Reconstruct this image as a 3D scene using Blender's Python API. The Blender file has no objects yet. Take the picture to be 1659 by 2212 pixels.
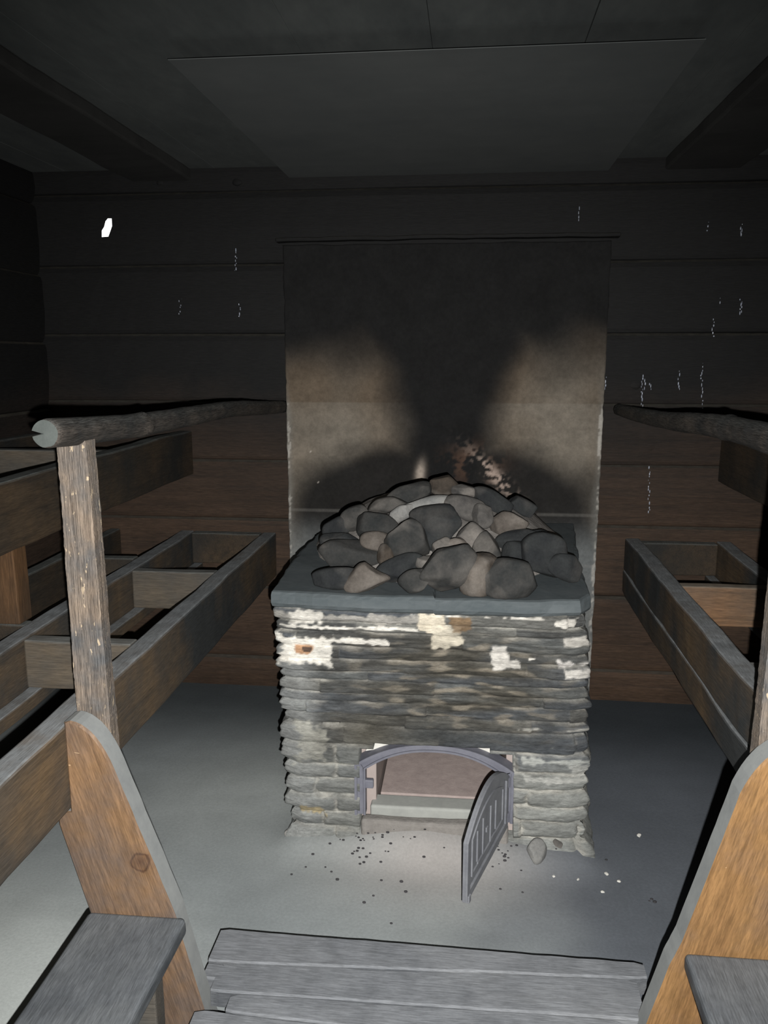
import bpy, bmesh, math, random
import numpy as np
from mathutils import Vector, Matrix, noise as mn

# ------------------------------------------------------------------ camera, light, exposure
scene = bpy.context.scene
COL = scene.collection
F_PX, CX, CY, H = 1780.0, 829.5, 1106.0, 1.5
PITCH = math.atan(341 / F_PX)
YAW = math.atan(188.5 * math.cos(PITCH) / F_PX)
FWD = Vector((-math.sin(YAW) * math.cos(PITCH), math.cos(YAW) * math.cos(PITCH), -math.sin(PITCH)))
RGT = Vector((math.cos(YAW), math.sin(YAW), 0))
UPV = RGT.cross(FWD)
CAM = Vector((0, 0, H))
rot = Matrix((RGT, UPV, -FWD)).transposed().to_4x4()
cd = bpy.data.cameras.new('camera')
cam = bpy.data.objects.new('camera', cd); COL.objects.link(cam)
cam.matrix_world = Matrix.Translation(CAM) @ rot
cd.sensor_fit = 'VERTICAL'; cd.sensor_height = 36; cd.lens = F_PX / 2212 * 36
cd.clip_start = 0.02; cd.clip_end = 60
scene.camera = cam

# the photographer's on-camera flash: slightly right of and below the lens (camera held upright)
ld = bpy.data.lights.new('camera_flash', 'SPOT')
ld.energy = 370; ld.shadow_soft_size = 0.006; ld.spot_size = math.radians(102); ld.spot_blend = 1.0
ld.color = (1.0, 0.985, 0.965)
flash = bpy.data.objects.new('camera_flash', ld); COL.objects.link(flash)
flash.matrix_world = Matrix.Translation(CAM + RGT * 0.030 - UPV * 0.052 - FWD * 0.030) @ rot @ Matrix.Rotation(math.radians(-9), 4, 'X')

w = bpy.data.worlds.new('daylight_outside'); scene.world = w; w.use_nodes = True
bg = w.node_tree.nodes['Background']; bg.inputs[0].default_value = (1, 1, 1, 1); bg.inputs[1].default_value = 2.2
scene.view_settings.view_transform = 'Standard'; scene.view_settings.look = 'None'
scene.view_settings.exposure = 0.0; scene.view_settings.gamma = 1.0
scene.view_settings.use_curve_mapping = False

# ------------------------------------------------------------------ helpers
def ray(px, py):
    return FWD + RGT * ((px - CX) / F_PX) - UPV * ((py - CY) / F_PX)
def at(px, py, ax, c):
    d = ray(px, py); i = 'xyz'.index(ax)
    return CAM + d * ((c - CAM[i]) / d[i])
def lin(r, g, b):
    f = lambda v: (v / 255 / 12.92) if v / 255 <= .04045 else ((v / 255 + .055) / 1.055) ** 2.4
    return (f(r), f(g), f(b), 1)
def N3(x, y, z, s=0): return mn.noise(Vector((x + 13.7 * s, y - 7.1 * s, z + 3.3 * s)))

def tag(o, label=None, cat=None, group=None, kind=None):
    if label: o['label'] = label
    if cat: o['category'] = cat
    if group: o['group'] = group
    if kind: o['kind'] = kind
    return o
def empty(name, loc=(0, 0, 0)):
    o = bpy.data.objects.new(name, None); o.empty_display_size = .05; o.location = loc
    COL.objects.link(o); return o
def obj(name, bm, mats, parent=None, origin=None, smooth=False):
    me = bpy.data.meshes.new(name)
    bm.normal_update()
    if origin is not None:
        bmesh.ops.translate(bm, verts=bm.verts, vec=-Vector(origin))
    bm.to_mesh(me); bm.free()
    for m in (mats if isinstance(mats, (list, tuple)) else [mats]): me.materials.append(m)
    if smooth:
        me.polygons.foreach_set('use_smooth', [True] * len(me.polygons))
    o = bpy.data.objects.new(name, me); COL.objects.link(o)
    if parent is not None:
        o.parent = parent
        o.location = (Vector(origin) if origin is not None else Vector()) - parent_world(parent)
    elif origin is not None: o.location = origin
    return o
def parent_world(p):
    v = Vector(p.location)
    while p.parent is not None:
        p = p.parent; v += Vector(p.location)
    return v

def board(x0, x1, y0, y1, z0, z1, bev=.004, wob=.0015, step=.09, seed=0, segs=2):
    """A sawn board: bevelled box cut along its length, every ring slightly out of true."""
    bm = bmesh.new()
    bmesh.ops.create_cube(bm, size=1)
    for v in bm.verts:
        v.co = Vector(((x0 + x1) / 2 + v.co.x * (x1 - x0), (y0 + y1) / 2 + v.co.y * (y1 - y0), (z0 + z1) / 2 + v.co.z * (z1 - z0)))
    if bev: bmesh.ops.bevel(bm, geom=bm.edges[:], offset=bev, segments=segs, profile=.5, affect='EDGES')
    d = [x1 - x0, y1 - y0, z1 - z0]; ax = d.index(max(d)); lo = (x0, y0, z0)[ax]; L = d[ax]
    n = max(1, int(L / step)); nrm = [0, 0, 0]; nrm[ax] = 1
    for i in range(1, n):
        c = [0, 0, 0]; c[ax] = lo + L * i / n
        bmesh.ops.bisect_plane(bm, geom=bm.verts[:] + bm.edges[:] + bm.faces[:], plane_co=c, plane_no=nrm)
    for v in bm.verts:
        p = v.co.copy(); k = [.35, .35, .35]
        for a in range(3):
            if a == ax: continue
            v.co[a] += wob * (1.6 * N3(p.x * 3, p.y * 3, p.z * 3, seed + a) + .8 * N3(p.x * 14, p.y * 14, p.z * 14, seed + a + 5))
    return bm

# ------------------------------------------------------------------ materials
def newmat(name):
    m = bpy.data.materials.new(name); m.use_nodes = True
    nt = m.node_tree; b = nt.nodes['Principled BSDF']
    return m, nt, b
def nd(nt, t, **kw):
    n = nt.nodes.new(t)
    for k, v in kw.items(): setattr(n, k, v)
    return n
def ramp(nt, src, stops):
    r = nd(nt, 'ShaderNodeValToRGB')
    while len(r.color_ramp.elements) < len(stops): r.color_ramp.elements.new(.5)
    for e, (p, c) in zip(r.color_ramp.elements, stops):
        e.position = p; e.color = c if len(c) == 4 else (*c, 1)
    nt.links.new(src, r.inputs[0]); return r.outputs[0]
def mixc(nt, fac, a, b, mode='MIX'):
    m = nd(nt, 'ShaderNodeMix', data_type='RGBA', blend_type=mode)
    for sock, v in ((m.inputs[0], fac), (m.inputs[6], a), (m.inputs[7], b)):
        if hasattr(v, 'is_output'): nt.links.new(v, sock)
        else: sock.default_value = v
    return m.outputs[2]
def math_(nt, op, a, b=0.0, clamp=False):
    m = nd(nt, 'ShaderNodeMath', operation=op); m.use_clamp = clamp
    for i, v in enumerate((a, b)):
        if hasattr(v, 'is_output'): nt.links.new(v, m.inputs[i])
        else: m.inputs[i].default_value = v
    return m.outputs[0]
def coords(nt, scale=(1, 1, 1), loc=(0, 0, 0), world=False, tilt=0):
    if world:
        tc = nd(nt, 'ShaderNodeNewGeometry').outputs['Position']
    else: tc = nd(nt, 'ShaderNodeTexCoord').outputs['Object']
    if tilt:
        m0 = nd(nt, 'ShaderNodeMapping'); m0.inputs['Rotation'].default_value = (0, tilt, 0); nt.links.new(tc, m0.inputs[0]); tc = m0.outputs[0]
    mp = nd(nt, 'ShaderNodeMapping'); mp.inputs['Scale'].default_value = scale; mp.inputs['Location'].default_value = loc
    nt.links.new(tc, mp.inputs[0]); return mp.outputs[0]
def noise_(nt, vec, scale, detail=5, rough=.55, dist=0):
    n = nd(nt, 'ShaderNodeTexNoise'); n.inputs['Scale'].default_value = scale; n.inputs['Detail'].default_value = detail
    n.inputs['Roughness'].default_value = rough; n.inputs['Distortion'].default_value = dist
    nt.links.new(vec, n.inputs['Vector']); return n.outputs['Fac']
def bump(nt, b, h, strength=.3, dist=.01):
    bp = nd(nt, 'ShaderNodeBump'); bp.inputs['Strength'].default_value = strength; bp.inputs['Distance'].default_value = dist
    nt.links.new(h, bp.inputs['Height']); nt.links.new(bp.outputs[0], b.inputs['Normal'])

def wood(name, base, dark, axis='y', soot=None, soot_amt=.5, dust=None, dust_amt=.9, grain=1.0, rough=.75, bumpk=.35, soot_z=None, knots=None, scr=0, loc=(0, 0, 0), flecks=0, sootscale=2.2, tilt=0, fine=.35):
    """grain along axis; uneven soot film; grey dust lying on faces that look up"""
    m, nt, b = newmat(name)
    g = 26 * grain
    sc = {'x': (1.4, g, g), 'y': (g, 1.4, g), 'z': (g, g, 1.4)}[axis]
    v = coords(nt, sc, loc, world=True, tilt=tilt)
    n1 = noise_(nt, v, 1.6, 6, .6, .6)
    n2 = noise_(nt, v, 7.0, 4, .6)
    col = ramp(nt, n1, [(.3, dark), (.52, base), (.75, tuple(min(1, c * 1.25) for c in base[:3]) + (1,))])
    col = mixc(nt, .45, col, ramp(nt, n2, [(.3, tuple(c * .45 for c in base[:3]) + (1,)), (.6, base), (.8, tuple(min(1, c * 1.4) for c in base[:3]) + (1,))]))
    if knots:
        for (kx, ky, kz, kr) in knots:
            d = nd(nt, 'ShaderNodeVectorMath', operation='DISTANCE')
            nt.links.new(coords(nt, (1, 1, 1), world=True), d.inputs[0]); d.inputs[1].default_value = (kx, ky, kz)
            rr = math_(nt, 'ADD', math_(nt, 'DIVIDE', d.outputs['Value'], kr), math_(nt, 'MULTIPLY', math_(nt, 'SUBTRACT', noise_(nt, coords(nt, (1, 1, 1), world=True), 40, 3), .5), .35))
            kc = ramp(nt, rr, [(0, (.45, .36, .32, 1)), (.35, (.75, .68, .62, 1)), (.45, (.35, .28, .25, 1)), (.55, (.9, .86, .8, 1)), (1, (1, 1, 1, 1))])
            col = mixc(nt, 1.0, col, kc, 'MULTIPLY')
    if soot:
        vs = coords(nt, (1, 1, 1), loc, world=True)
        ns = noise_(nt, vs, sootscale, 5, .6)
        f = ramp(nt, ns, [(.5 - soot_amt * .35, (1, 1, 1)), (.5 - soot_amt * .35 + .28, (0, 0, 0))]) if soot_amt < 0 else ramp(nt, ns, [(max(0, .62 - soot_amt * .5), (0, 0, 0)), (min(1, .92 - soot_amt * .5), (1, 1, 1))])
        if soot_z:
            sx = nd(nt, 'ShaderNodeSeparateXYZ'); nt.links.new(vs, sx.inputs[0])
            zz = math_(nt, 'ADD', sx.outputs[2], math_(nt, 'MULTIPLY', math_(nt, 'SUBTRACT', ns, .5), .5))
            mr = nd(nt, 'ShaderNodeMapRange'); nt.links.new(zz, mr.inputs[0])
            mr.inputs[1].default_value, mr.inputs[2].default_value = soot_z
            f = math_(nt, 'MAXIMUM', math_(nt, 'MULTIPLY', f, .45), mr.outputs[0])
        col = mixc(nt, f, col, soot)
    if flecks:
        nf = noise_(nt, coords(nt, {'x': (.4, 1, 1), 'y': (1, .4, 1), 'z': (1, 1, .4)}[axis], (3, 1, 2), world=True), 85, 4, .6)
        col = mixc(nt, math_(nt, 'MULTIPLY', ramp(nt, nf, [(.63, (0, 0, 0)), (.67, (1, 1, 1))]), flecks), col, lin(205, 185, 155))
    if dust:
        geo = nd(nt, 'ShaderNodeNewGeometry'); sp = nd(nt, 'ShaderNodeSeparateXYZ'); nt.links.new(geo.outputs['True Normal'], sp.inputs[0])
        up = nd(nt, 'ShaderNodeMapRange'); nt.links.new(sp.outputs[2], up.inputs[0]); up.inputs[1].default_value = .25; up.inputs[2].default_value = .8
        dn = noise_(nt, coords(nt, (1, 1, 1), world=True), 14, 5, .65)
        du = math_(nt, 'MULTIPLY', up.outputs[0], ramp(nt, dn, [(.25, (.55,) * 3), (.6, (1,) * 3)]))
        du = math_(nt, 'MULTIPLY', du, dust_amt)
        dcol = mixc(nt, dn, tuple(c * .75 for c in dust[:3]) + (1,), tuple(c * 1.2 for c in dust[:3]) + (1,))
        col = mixc(nt, du, col, dcol)
    n5 = noise_(nt, v, 19.0, 3, .7)
    col = mixc(nt, fine, col, mixc(nt, 1, col, ramp(nt, n5, [(.36, (.25,) * 3), (.52, (1.0,) * 3), (.68, (1.7,) * 3)]), 'MULTIPLY'))
    if scr:
        vv = coords(nt, (9, 9, 40), (0, 0, 0), world=True)
        ns = noise_(nt, vv, 1.1, 2, .5, 2.0)
        col = mixc(nt, math_(nt, 'MULTIPLY', ramp(nt, ns, [(.76, (0, 0, 0)), (.78, (1, 1, 1))]), scr), col, lin(220, 190, 150))
    nt.links.new(col, b.inputs['Base Color'])
    b.inputs['Roughness'].default_value = rough; b.inputs['Specular IOR Level'].default_value = .25
    h = math_(nt, 'ADD', math_(nt, 'MULTIPLY', n2, .6), n1)
    bump(nt, b, h, bumpk, .004)
    return m

def vcol_mat(name, rough=.85, noise_scale=90, stretch=(1, 1, 1), amt=.35, bumpk=.4, bdist=.003, spec=.2, coarse=9):
    m, nt, b = newmat(name)
    a = nd(nt, 'ShaderNodeVertexColor', layer_name='Col')
    v = coords(nt, stretch, world=True)
    n = noise_(nt, v, noise_scale, 5, .7); n2 = noise_(nt, v, coarse, 5, .6)
    k = ramp(nt, n, [(.25, (1 - amt,) * 3), (.75, (1 + amt,) * 3)])
    k2 = ramp(nt, n2, [(.3, (1 - amt * .8,) * 3), (.7, (1 + amt * .8,) * 3)])
    col = mixc(nt, 1, mixc(nt, 1, a.outputs[0], k, 'MULTIPLY'), k2, 'MULTIPLY')
    nt.links.new(col, b.inputs['Base Color']); b.inputs['Roughness'].default_value = rough
    b.inputs['Specular IOR Level'].default_value = spec
    bump(nt, b, n, bumpk, bdist)
    return m
def plain(name, c1, c2, scale=20, rough=.8, bumpk=.3, bdist=.003, metal=0, spec=.3, stretch=(1, 1, 1), stops=(.3, .7)):
    m, nt, b = newmat(name)
    v = coords(nt, stretch, world=True); n = noise_(nt, v, scale, 6, .65); n3 = noise_(nt, v, scale * 6, 3, .6)
    nt.links.new(mixc(nt, .25, ramp(nt, n, [(stops[0], c1), (stops[1], c2)]), ramp(nt, n3, [(.3, c1), (.7, c2)])), b.inputs['Base Color'])
    b.inputs['Roughness'].default_value = rough; b.inputs['Metallic'].default_value = metal; b.inputs['Specular IOR Level'].default_value = spec
    bump(nt, b, math_(nt, 'ADD', n, math_(nt, 'MULTIPLY', n3, .4)), bumpk, bdist)
    return m

SOOT = lin(36, 36, 35)
M = {}
M['log'] = wood('smoked_log', lin(80, 63, 50), lin(54, 45, 38), 'x', soot=lin(25, 25, 25), soot_amt=.55, soot_z=(.55, 1.4), dust=lin(78, 76, 70), dust_amt=.75, grain=.8, bumpk=.3)
M['log_side'] = wood('smoked_log_side', lin(72, 58, 48), lin(46, 40, 34), 'y', soot=lin(26, 26, 26), soot_amt=.5, soot_z=(.5, 1.4), dust=lin(90, 86, 78), dust_amt=.75, grain=.8, bumpk=.3)
M['rail'] = wood('bench_rail_wood', lin(108, 88, 64), lin(66, 58, 48), 'y', soot=lin(56, 58, 58), soot_amt=.7, dust=lin(134, 138, 140), grain=1.0)
M['rail_dark'] = wood('sooty_rail_wood', lin(78, 64, 48), lin(44, 38, 32), 'y', soot=lin(40, 40, 38), soot_amt=.6, dust=lin(108, 112, 110), grain=1.0)
M['cross'] = wood('cross_piece_wood', lin(104, 92, 76), lin(66, 60, 52), 'x', soot=lin(72, 72, 70), soot_amt=.6, dust=lin(118, 120, 118))
M['cross_warm'] = wood('warm_cross_piece_wood', lin(128, 98, 72), lin(84, 66, 50), 'x', soot=lin(80, 76, 70), soot_amt=.35, dust=lin(140, 132, 120))
M['panel'] = wood('orange_panel_wood', lin(126, 99, 73), lin(102, 79, 59), 'z', soot=lin(92, 84, 80), soot_amt=.5, dust=None, grain=.7, rough=.5, bumpk=.12, tilt=.29, knots=[(*at(303, 1862, 'y', 1.54), .045)], scr=.5, sootscale=5)
M['panel_r'] = wood('bright_orange_panel_wood', lin(140, 107, 70), lin(122, 90, 59), 'z', soot=lin(112, 92, 76), soot_amt=.3, dust=None, grain=.6, rough=.5, bumpk=.1, scr=.6, loc=(2, 0, 1), sootscale=5, tilt=-.24)
M['edge'] = plain('dusty_board_edge', lin(126, 129, 129), lin(146, 149, 147), 12, .85, .15)
M['foot'] = wood('foot_board_wood', lin(100, 103, 104), lin(70, 74, 77), 'y', soot=lin(56, 60, 65), soot_amt=.55, dust=lin(112, 116, 120), dust_amt=.5, grain=.8, rough=.6, bumpk=.2, sootscale=6)
M['step'] = wood('step_plank_wood', lin(128, 130, 132), lin(104, 107, 110), 'x', soot=lin(84, 87, 91), soot_amt=.5, dust=lin(134, 137, 141), dust_amt=.6, grain=.8, rough=.7, bumpk=.2, sootscale=4)
M['post'] = wood('weathered_post_wood', lin(132, 118, 104), lin(52, 42, 36), 'z', soot=lin(88, 88, 88), soot_amt=.5, dust=None, grain=2.6, rough=.8, bumpk=.8, flecks=.7, sootscale=9, fine=.9)
M['pole'] = wood('handrail_pole_wood', lin(78, 72, 66), lin(40, 37, 34), 'y', soot=lin(46, 46, 45), soot_amt=.55, dust=lin(92, 94, 92), dust_amt=.5, grain=1.3, bumpk=.9, sootscale=9, fine=.9)
M['polend'] = plain('pole_end_grain', lin(70, 75, 73), lin(84, 89, 86), 30, .8)
M['warm_post'] = wood('warm_brown_post', lin(98, 72, 48), lin(66, 50, 36), 'z', soot=lin(56, 48, 40), soot_amt=.6, dust=None)
M['ceiling'] = plain('sooty_ceiling', lin(80, 84, 84), lin(104, 108, 106), 2.2, .9, .25, .004, stretch=(3, 1, 1))
M['ceiling_dark'] = plain('sooty_beam', lin(46, 46, 45), lin(62, 62, 60), 3, .9, .3, .004)
M['shield'] = plain('smoked_shield', lin(87, 91, 91), lin(101, 104, 103), 2.0, .9, .12, .002)
M['slab'] = plain('slate_slab', lin(72, 80, 83), lin(94, 100, 102), 7, .8, .35, .003, stretch=(1, 1, 3))
M['masonry'] = vcol_mat('stone_masonry', .88, 55, (1, 1, 4), .38, .75, .006)
M['plate'] = vcol_mat('sooty_plate', .93, 60, (1, 1, 1), .22, .35, .002)
M['floor'] = vcol_mat('dusty_floor', .92, 120, (1, 1, 1), .12, .25, .002, coarse=3)
M['iron'] = plain('cast_iron', lin(96, 97, 108), lin(124, 125, 134), 10, .55, .2, .001, metal=.0, spec=.5)
M['iron_d'] = plain('iron_door_dusty', lin(104, 106, 112), lin(134, 136, 140), 16, .6, .35, .001, spec=.5)
M['brick'] = plain('hearth_brick', lin(156, 142, 138), lin(182, 168, 162), 30, .9, .4, .003)
M['brick_side'] = plain('firebox_brick_side', lin(160, 148, 143), lin(178, 166, 160), 8, .9, .3)
M['plaster'] = plain('white_mortar', lin(200, 198, 190), lin(228, 226, 218), 18, .9, .5)
M['sill'] = plain('pale_sill', lin(150, 152, 148), lin(170, 172, 166), 12, .9, .2)
M['resin'] = plain('resin_drip', lin(120, 130, 150), lin(200, 205, 215), 60, .12, .3, spec=1.0)
M['ash'] = plain('pale_ash', lin(118, 114, 110), lin(146, 142, 137), 14, .95, .7, .008)
M['charcoal'] = plain('charcoal_crumbs', lin(48, 48, 50), lin(78, 76, 78), 40, .9, .3)
rockc = {
 'dark': (lin(44, 46, 46), lin(64, 63, 61)),
 'black': (lin(36, 38, 40), lin(52, 54, 54)),
 'brown': (lin(50, 46, 42), lin(78, 70, 62)),
 'grey': (lin(64, 63, 62), lin(100, 97, 93)),
 'pale': (lin(112, 113, 112), lin(142, 141, 137)),
 'pink': (lin(68, 63, 58), lin(100, 94, 88)),
}
def rock_mat(name, a, b_, pale=.35):
    m, nt, b = newmat(name)
    v = coords(nt, (1, 1, 1), world=True); n = noise_(nt, v, 16, 5, .6); n2 = noise_(nt, v, 7.5, 3, .5, .4); n3 = noise_(nt, v, 120, 4, .7)
    col = ramp(nt, n, [(.3, a), (.7, b_)])
    col = mixc(nt, math_(nt, 'MULTIPLY', ramp(nt, n2, [(.50, (0, 0, 0)), (.66, (1, 1, 1))]), pale), col, lin(138, 132, 125))
    col = mixc(nt, .3, col, mixc(nt, 1, col, ramp(nt, n3, [(.3, (.5,) * 3), (.7, (1.5,) * 3)]), 'MULTIPLY'))
    nt.links.new(col, b.inputs['Base Color']); b.inputs['Roughness'].default_value = .92; b.inputs['Specular IOR Level'].default_value = .2
    bump(nt, b, math_(nt, 'ADD', n, math_(nt, 'MULTIPLY', n3, .35)), .5, .006); return m
for k, (a, b_) in rockc.items(): M['rock_' + k] = rock_mat('rock_' + k, a, b_, {'black': .12, 'dark': .28, 'brown': .42, 'grey': .6, 'pale': .2, 'pink': .3}[k])

# ------------------------------------------------------------------ the room
WB, XL, XR, YF, ZC = 3.5, -1.87, 1.69, -.7, 2.25
def colored(bm_or_me, fn):
    """vertex colours from a function of position"""
    me = bm_or_me
    at_ = me.color_attributes.new('Col', 'FLOAT_COLOR', 'POINT')
    buf = np.ones((len(me.vertices), 4), dtype=np.float32)
    for i, v in enumerate(me.vertices): buf[i, :3] = fn(v.co)[:3]
    at_.data.foreach_set('color', buf.ravel())
def sstep(a, b, x):
    t = max(0, min(1, (x - a) / (b - a))) if a != b else float(x > a); return t * t * (3 - 2 * t)
def mixl(a, b, t): return tuple(a[i] * (1 - t) + b[i] * t for i in range(3))

# floor
bm = bmesh.new()
nx, ny = 120, 150
vs = [[None] * (ny + 1) for _ in range(nx + 1)]
for i in range(nx + 1):
    for j in range(ny + 1):
        x = XL - .1 + (XR - XL + .2) * i / nx; y = YF - .1 + (WB + .2 - YF) * j / ny
        # ash and dirt piled softly against the foot of the stove
        dx = max(-.50 - x, x - .34, 0); dy = max(2.30 - y, 0) if y < 3.5 else 0
        d = math.hypot(dx, dy)
        z = .030 * math.exp(-(d / .07) ** 2) * (1 if y < 3.3 else 0) + .05 * math.exp(-((x + .10) / .22) ** 2 - ((y - 2.30) / .09) ** 2)
        z += .0035 * N3(x * 3, y * 3, 0) + .0015 * N3(x * 13, y * 13, 4)
        vs[i][j] = bm.verts.new((x, y, z - .002 if y > 1.9 else min(z, .003)))
for i in range(nx):
    for j in range(ny):
        bm.faces.new((vs[i][j], vs[i + 1][j], vs[i + 1][j + 1], vs[i][j + 1]))
fl = obj('floor', bm, M['floor'], smooth=True); tag(fl, 'grey dusty floor around the stone stove', kind='structure')
fl.data.materials[0] = M['floor']
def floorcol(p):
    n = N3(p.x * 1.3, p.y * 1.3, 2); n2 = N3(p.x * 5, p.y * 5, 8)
    c = mixl(lin(140, 146, 147), lin(166, 171, 169), .5 + n); c = mixl(c, lin(206, 212, 208), sstep(-.5, -1.0, p.x) * sstep(2.2, 1.6, p.y) * .8)  # near left painted lighter: flash brightness put into the floor colour
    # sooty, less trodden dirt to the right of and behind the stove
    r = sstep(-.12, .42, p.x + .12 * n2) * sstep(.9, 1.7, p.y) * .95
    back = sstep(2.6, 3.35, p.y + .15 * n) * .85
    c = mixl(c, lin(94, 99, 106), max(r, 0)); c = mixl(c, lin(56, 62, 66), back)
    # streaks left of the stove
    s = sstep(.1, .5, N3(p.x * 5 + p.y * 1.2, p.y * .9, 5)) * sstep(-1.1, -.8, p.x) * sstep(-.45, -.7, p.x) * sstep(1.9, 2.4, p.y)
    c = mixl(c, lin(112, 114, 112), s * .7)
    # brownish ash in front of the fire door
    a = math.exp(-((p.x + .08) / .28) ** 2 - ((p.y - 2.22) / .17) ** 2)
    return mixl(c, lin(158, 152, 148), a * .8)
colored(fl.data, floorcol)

# back wall of squared logs (every log a part)
wall = empty('wall_back', (0, WB, 0)); tag(wall, 'soot-blackened wall of squared horizontal logs behind the stove', kind='structure')
zs = [-.02, .141, .473, .784, 1.045, 1.30, 1.585, 1.87, 2.16, 2.30]
def log_bm(x0, x1, y0, y1, z0, z1, seed, ch=.027, axis=0):
    bm = bmesh.new()
    prof = [(-ch * .25, z0 + .000), (-ch * .45, z0 + ch * .15), (-ch * .6, z0 + ch * .6), (-ch * 1.0, (z0 + z1) / 2), (-ch, z1 - ch * 1.1), (-ch * .8, z1 - ch * .35), (-ch * .2, z1 - .000)]
    rings = []
    n = 60
    for i in range(n + 1):
        t = i / n; a = (x0 + (x1 - x0) * t) if axis == 0 else (y0 + (y1 - y0) * t)
        ring = []
        for k, (o, z) in enumerate(prof):
            w_ = .005 * N3(a * 1.2, z * 2, seed) + .002 * N3(a * 9, z * 9, seed)
            zz = z + .004 * N3(a * .9, seed, 3.3) * (1 if k in (0, 1, 5, 6) else 0)
            ring.append(bm.verts.new((a, y0 + o * 1 + w_, zz) if axis == 0 else (x0 - o + w_, a, zz) if axis == 1 else (x0 + o + w_, a, zz)))
        if axis == 0: ring += [bm.verts.new((a, y1, z1)), bm.verts.new((a, y1, z0))]
        elif axis == 1: ring += [bm.verts.new((x0 - .15, a, z1)), bm.verts.new((x0 - .15, a, z0))]
        else: ring += [bm.verts.new((x0 + .15, a, z1)), bm.verts.new((x0 + .15, a, z0))]
        rings.append(ring)
    m_ = len(rings[0])
    for i in range(n):
        for k in range(m_):
            bm.faces.new((rings[i][k], rings[i][(k + 1) % m_], rings[i + 1][(k + 1) % m_], rings[i + 1][k]))
    bm.faces.new(rings[0]); bm.faces.new(rings[-1][::-1])
    bmesh.ops.recalc_face_normals(bm, faces=bm.faces)
    return bm
HOLE = at(231, 492, 'y', WB + .01)
for i in range(len(zs) - 1):
    b_ = log_bm(XL - .15, XR + .15, WB + .02, WB + .17, zs[i], zs[i + 1], i * 3.1 + .4)
    o = obj('log', b_, M['log'], wall, (0, WB, zs[i]))
    if zs[i] < HOLE.z < zs[i + 1]:
        cb = bmesh.new()
        pts = [(-10, 30), (-12, 10), (-7, 2), (-4, -10), (2, -21), (8, -20), (9, -2), (5, 12), (3, 19), (-6, 20)]
        pts = [(-11, 20), (-11, 6), (-6, -2), (-3, -14), (2, -20), (10, -20), (11, -4), (7, 8), (3, 19)]
        fr, bk = [], []
        for (dx, dy) in pts:
            q = at(231 + dx, 492 + dy, 'y', WB - .1)
            fr.append(cb.verts.new(q))
            bk.append(cb.verts.new(at(231 + dx * 1.02, 492 + dy * 1.02, 'y', WB + .3)))
        cb.faces.new(fr); cb.faces.new(bk[::-1])
        for k in range(len(pts)): cb.faces.new((fr[k], bk[k], bk[(k + 1) % len(pts)], fr[(k + 1) % len(pts)]))
        bmesh.ops.recalc_face_normals(cb, faces=cb.faces)
        cut = obj('cutter', cb, M['log'])
        md = o.modifiers.new('b', 'BOOLEAN'); md.operation = 'DIFFERENCE'; md.solver = 'EXACT'; md.object = cut
        bpy.context.view_layer.update()
        me = bpy.data.meshes.new_from_object(o.evaluated_get(bpy.context.evaluated_depsgraph_get()))
        o.modifiers.clear(); o.data = me
        bpy.data.objects.remove(cut, do_unlink=True)
for nm, ax, x in (('wall_left', 1, XL), ('wall_right', 2, XR)):
    wl = empty(nm, (x, 0, 0)); tag(wl, 'dark smoked log wall on the %s side' % nm[5:], kind='structure')
    off = .0 if nm == 'wall_left' else .02
    for i in range(len(zs) - 1):
        z0, z1 = zs[i] - (.035 if i else 0) + off, zs[i + 1] - .035 + off
        obj('log', log_bm(x, x, YF - .1, WB - .0, z0, z1, i * 2.3 + 9 + off, axis=ax), M['log_side'], wl, (x, 0, zs[i]))
bm = board(XL - .15, XR + .15, YF - .1, YF, -.02, 2.4, 0, 0, 9)
tag(obj('wall_front', bm, M['log'], origin=(0, YF, 0)), 'log wall behind the camera', kind='structure')

# ceiling of wide boards running towards the stove
bm = bmesh.new(); xs = XL - .15; k = 0
random.seed(4)
while xs < XR + .15:
    wd = random.uniform(.30, .38); x1 = min(xs + wd, XR + .16)
    b2 = board(xs + .001, x1 - .0, YF - .1, WB + .17, ZC, ZC + .03, .0012, .0008, .5, seed=k)
    me = bpy.data.meshes.new('t'); b2.to_mesh(me); b2.free(); bm.from_mesh(me); bpy.data.meshes.remove(me)
    xs = x1; k += 1
bm2 = board(XL - .2, XR + .2, YF - .2, WB + .2, ZC + .031, ZC + .06, 0, 0, 9)
me = bpy.data.meshes.new('t'); bm2.to_mesh(me); bm2.free(); bm.from_mesh(me); bpy.data.meshes.remove(me)
tag(obj('ceiling', bm, M['ceiling'], origin=(0, 0, ZC)), 'dark sooty board ceiling', kind='structure')
for n_, (x0, x1, z0) in enumerate([(-1.42, -1.165, 2.205), (.735, 1.02, 2.205)]):
    tag(obj('trim_%d' % (n_ + 1), board(x0, x1, YF, WB, z0, ZC + .002, .008, .003, seed=n_), M['ceiling_dark'], origin=((x0 + x1) / 2, 0, z0)),
        ['sooty flat ceiling beam on the left side', 'sooty flat ceiling beam on the right side'][n_], kind='structure')

# heat shield under the ceiling over the stove
sh = board(-.745, .515, 2.10, 3.46, 2.2, 2.202, .0003, .0008, .06)
t = empty('heat_shield', (-.115, 2.78, 2.2)); tag(t, 'flat sooty grey shield fixed under the ceiling above the stove', 'ceiling panel')
obj('shield_panel', sh, M['shield'], t, (-.115, 2.78, 2.2))
for x in (-.6, .37):
    obj('batten', board(x - .03, x + .03, 2.6, 3.4, 2.2015, ZC + .001, .002, .001, seed=3), M['ceiling_dark'], t, (x, 2.8, 2.2035))

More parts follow.
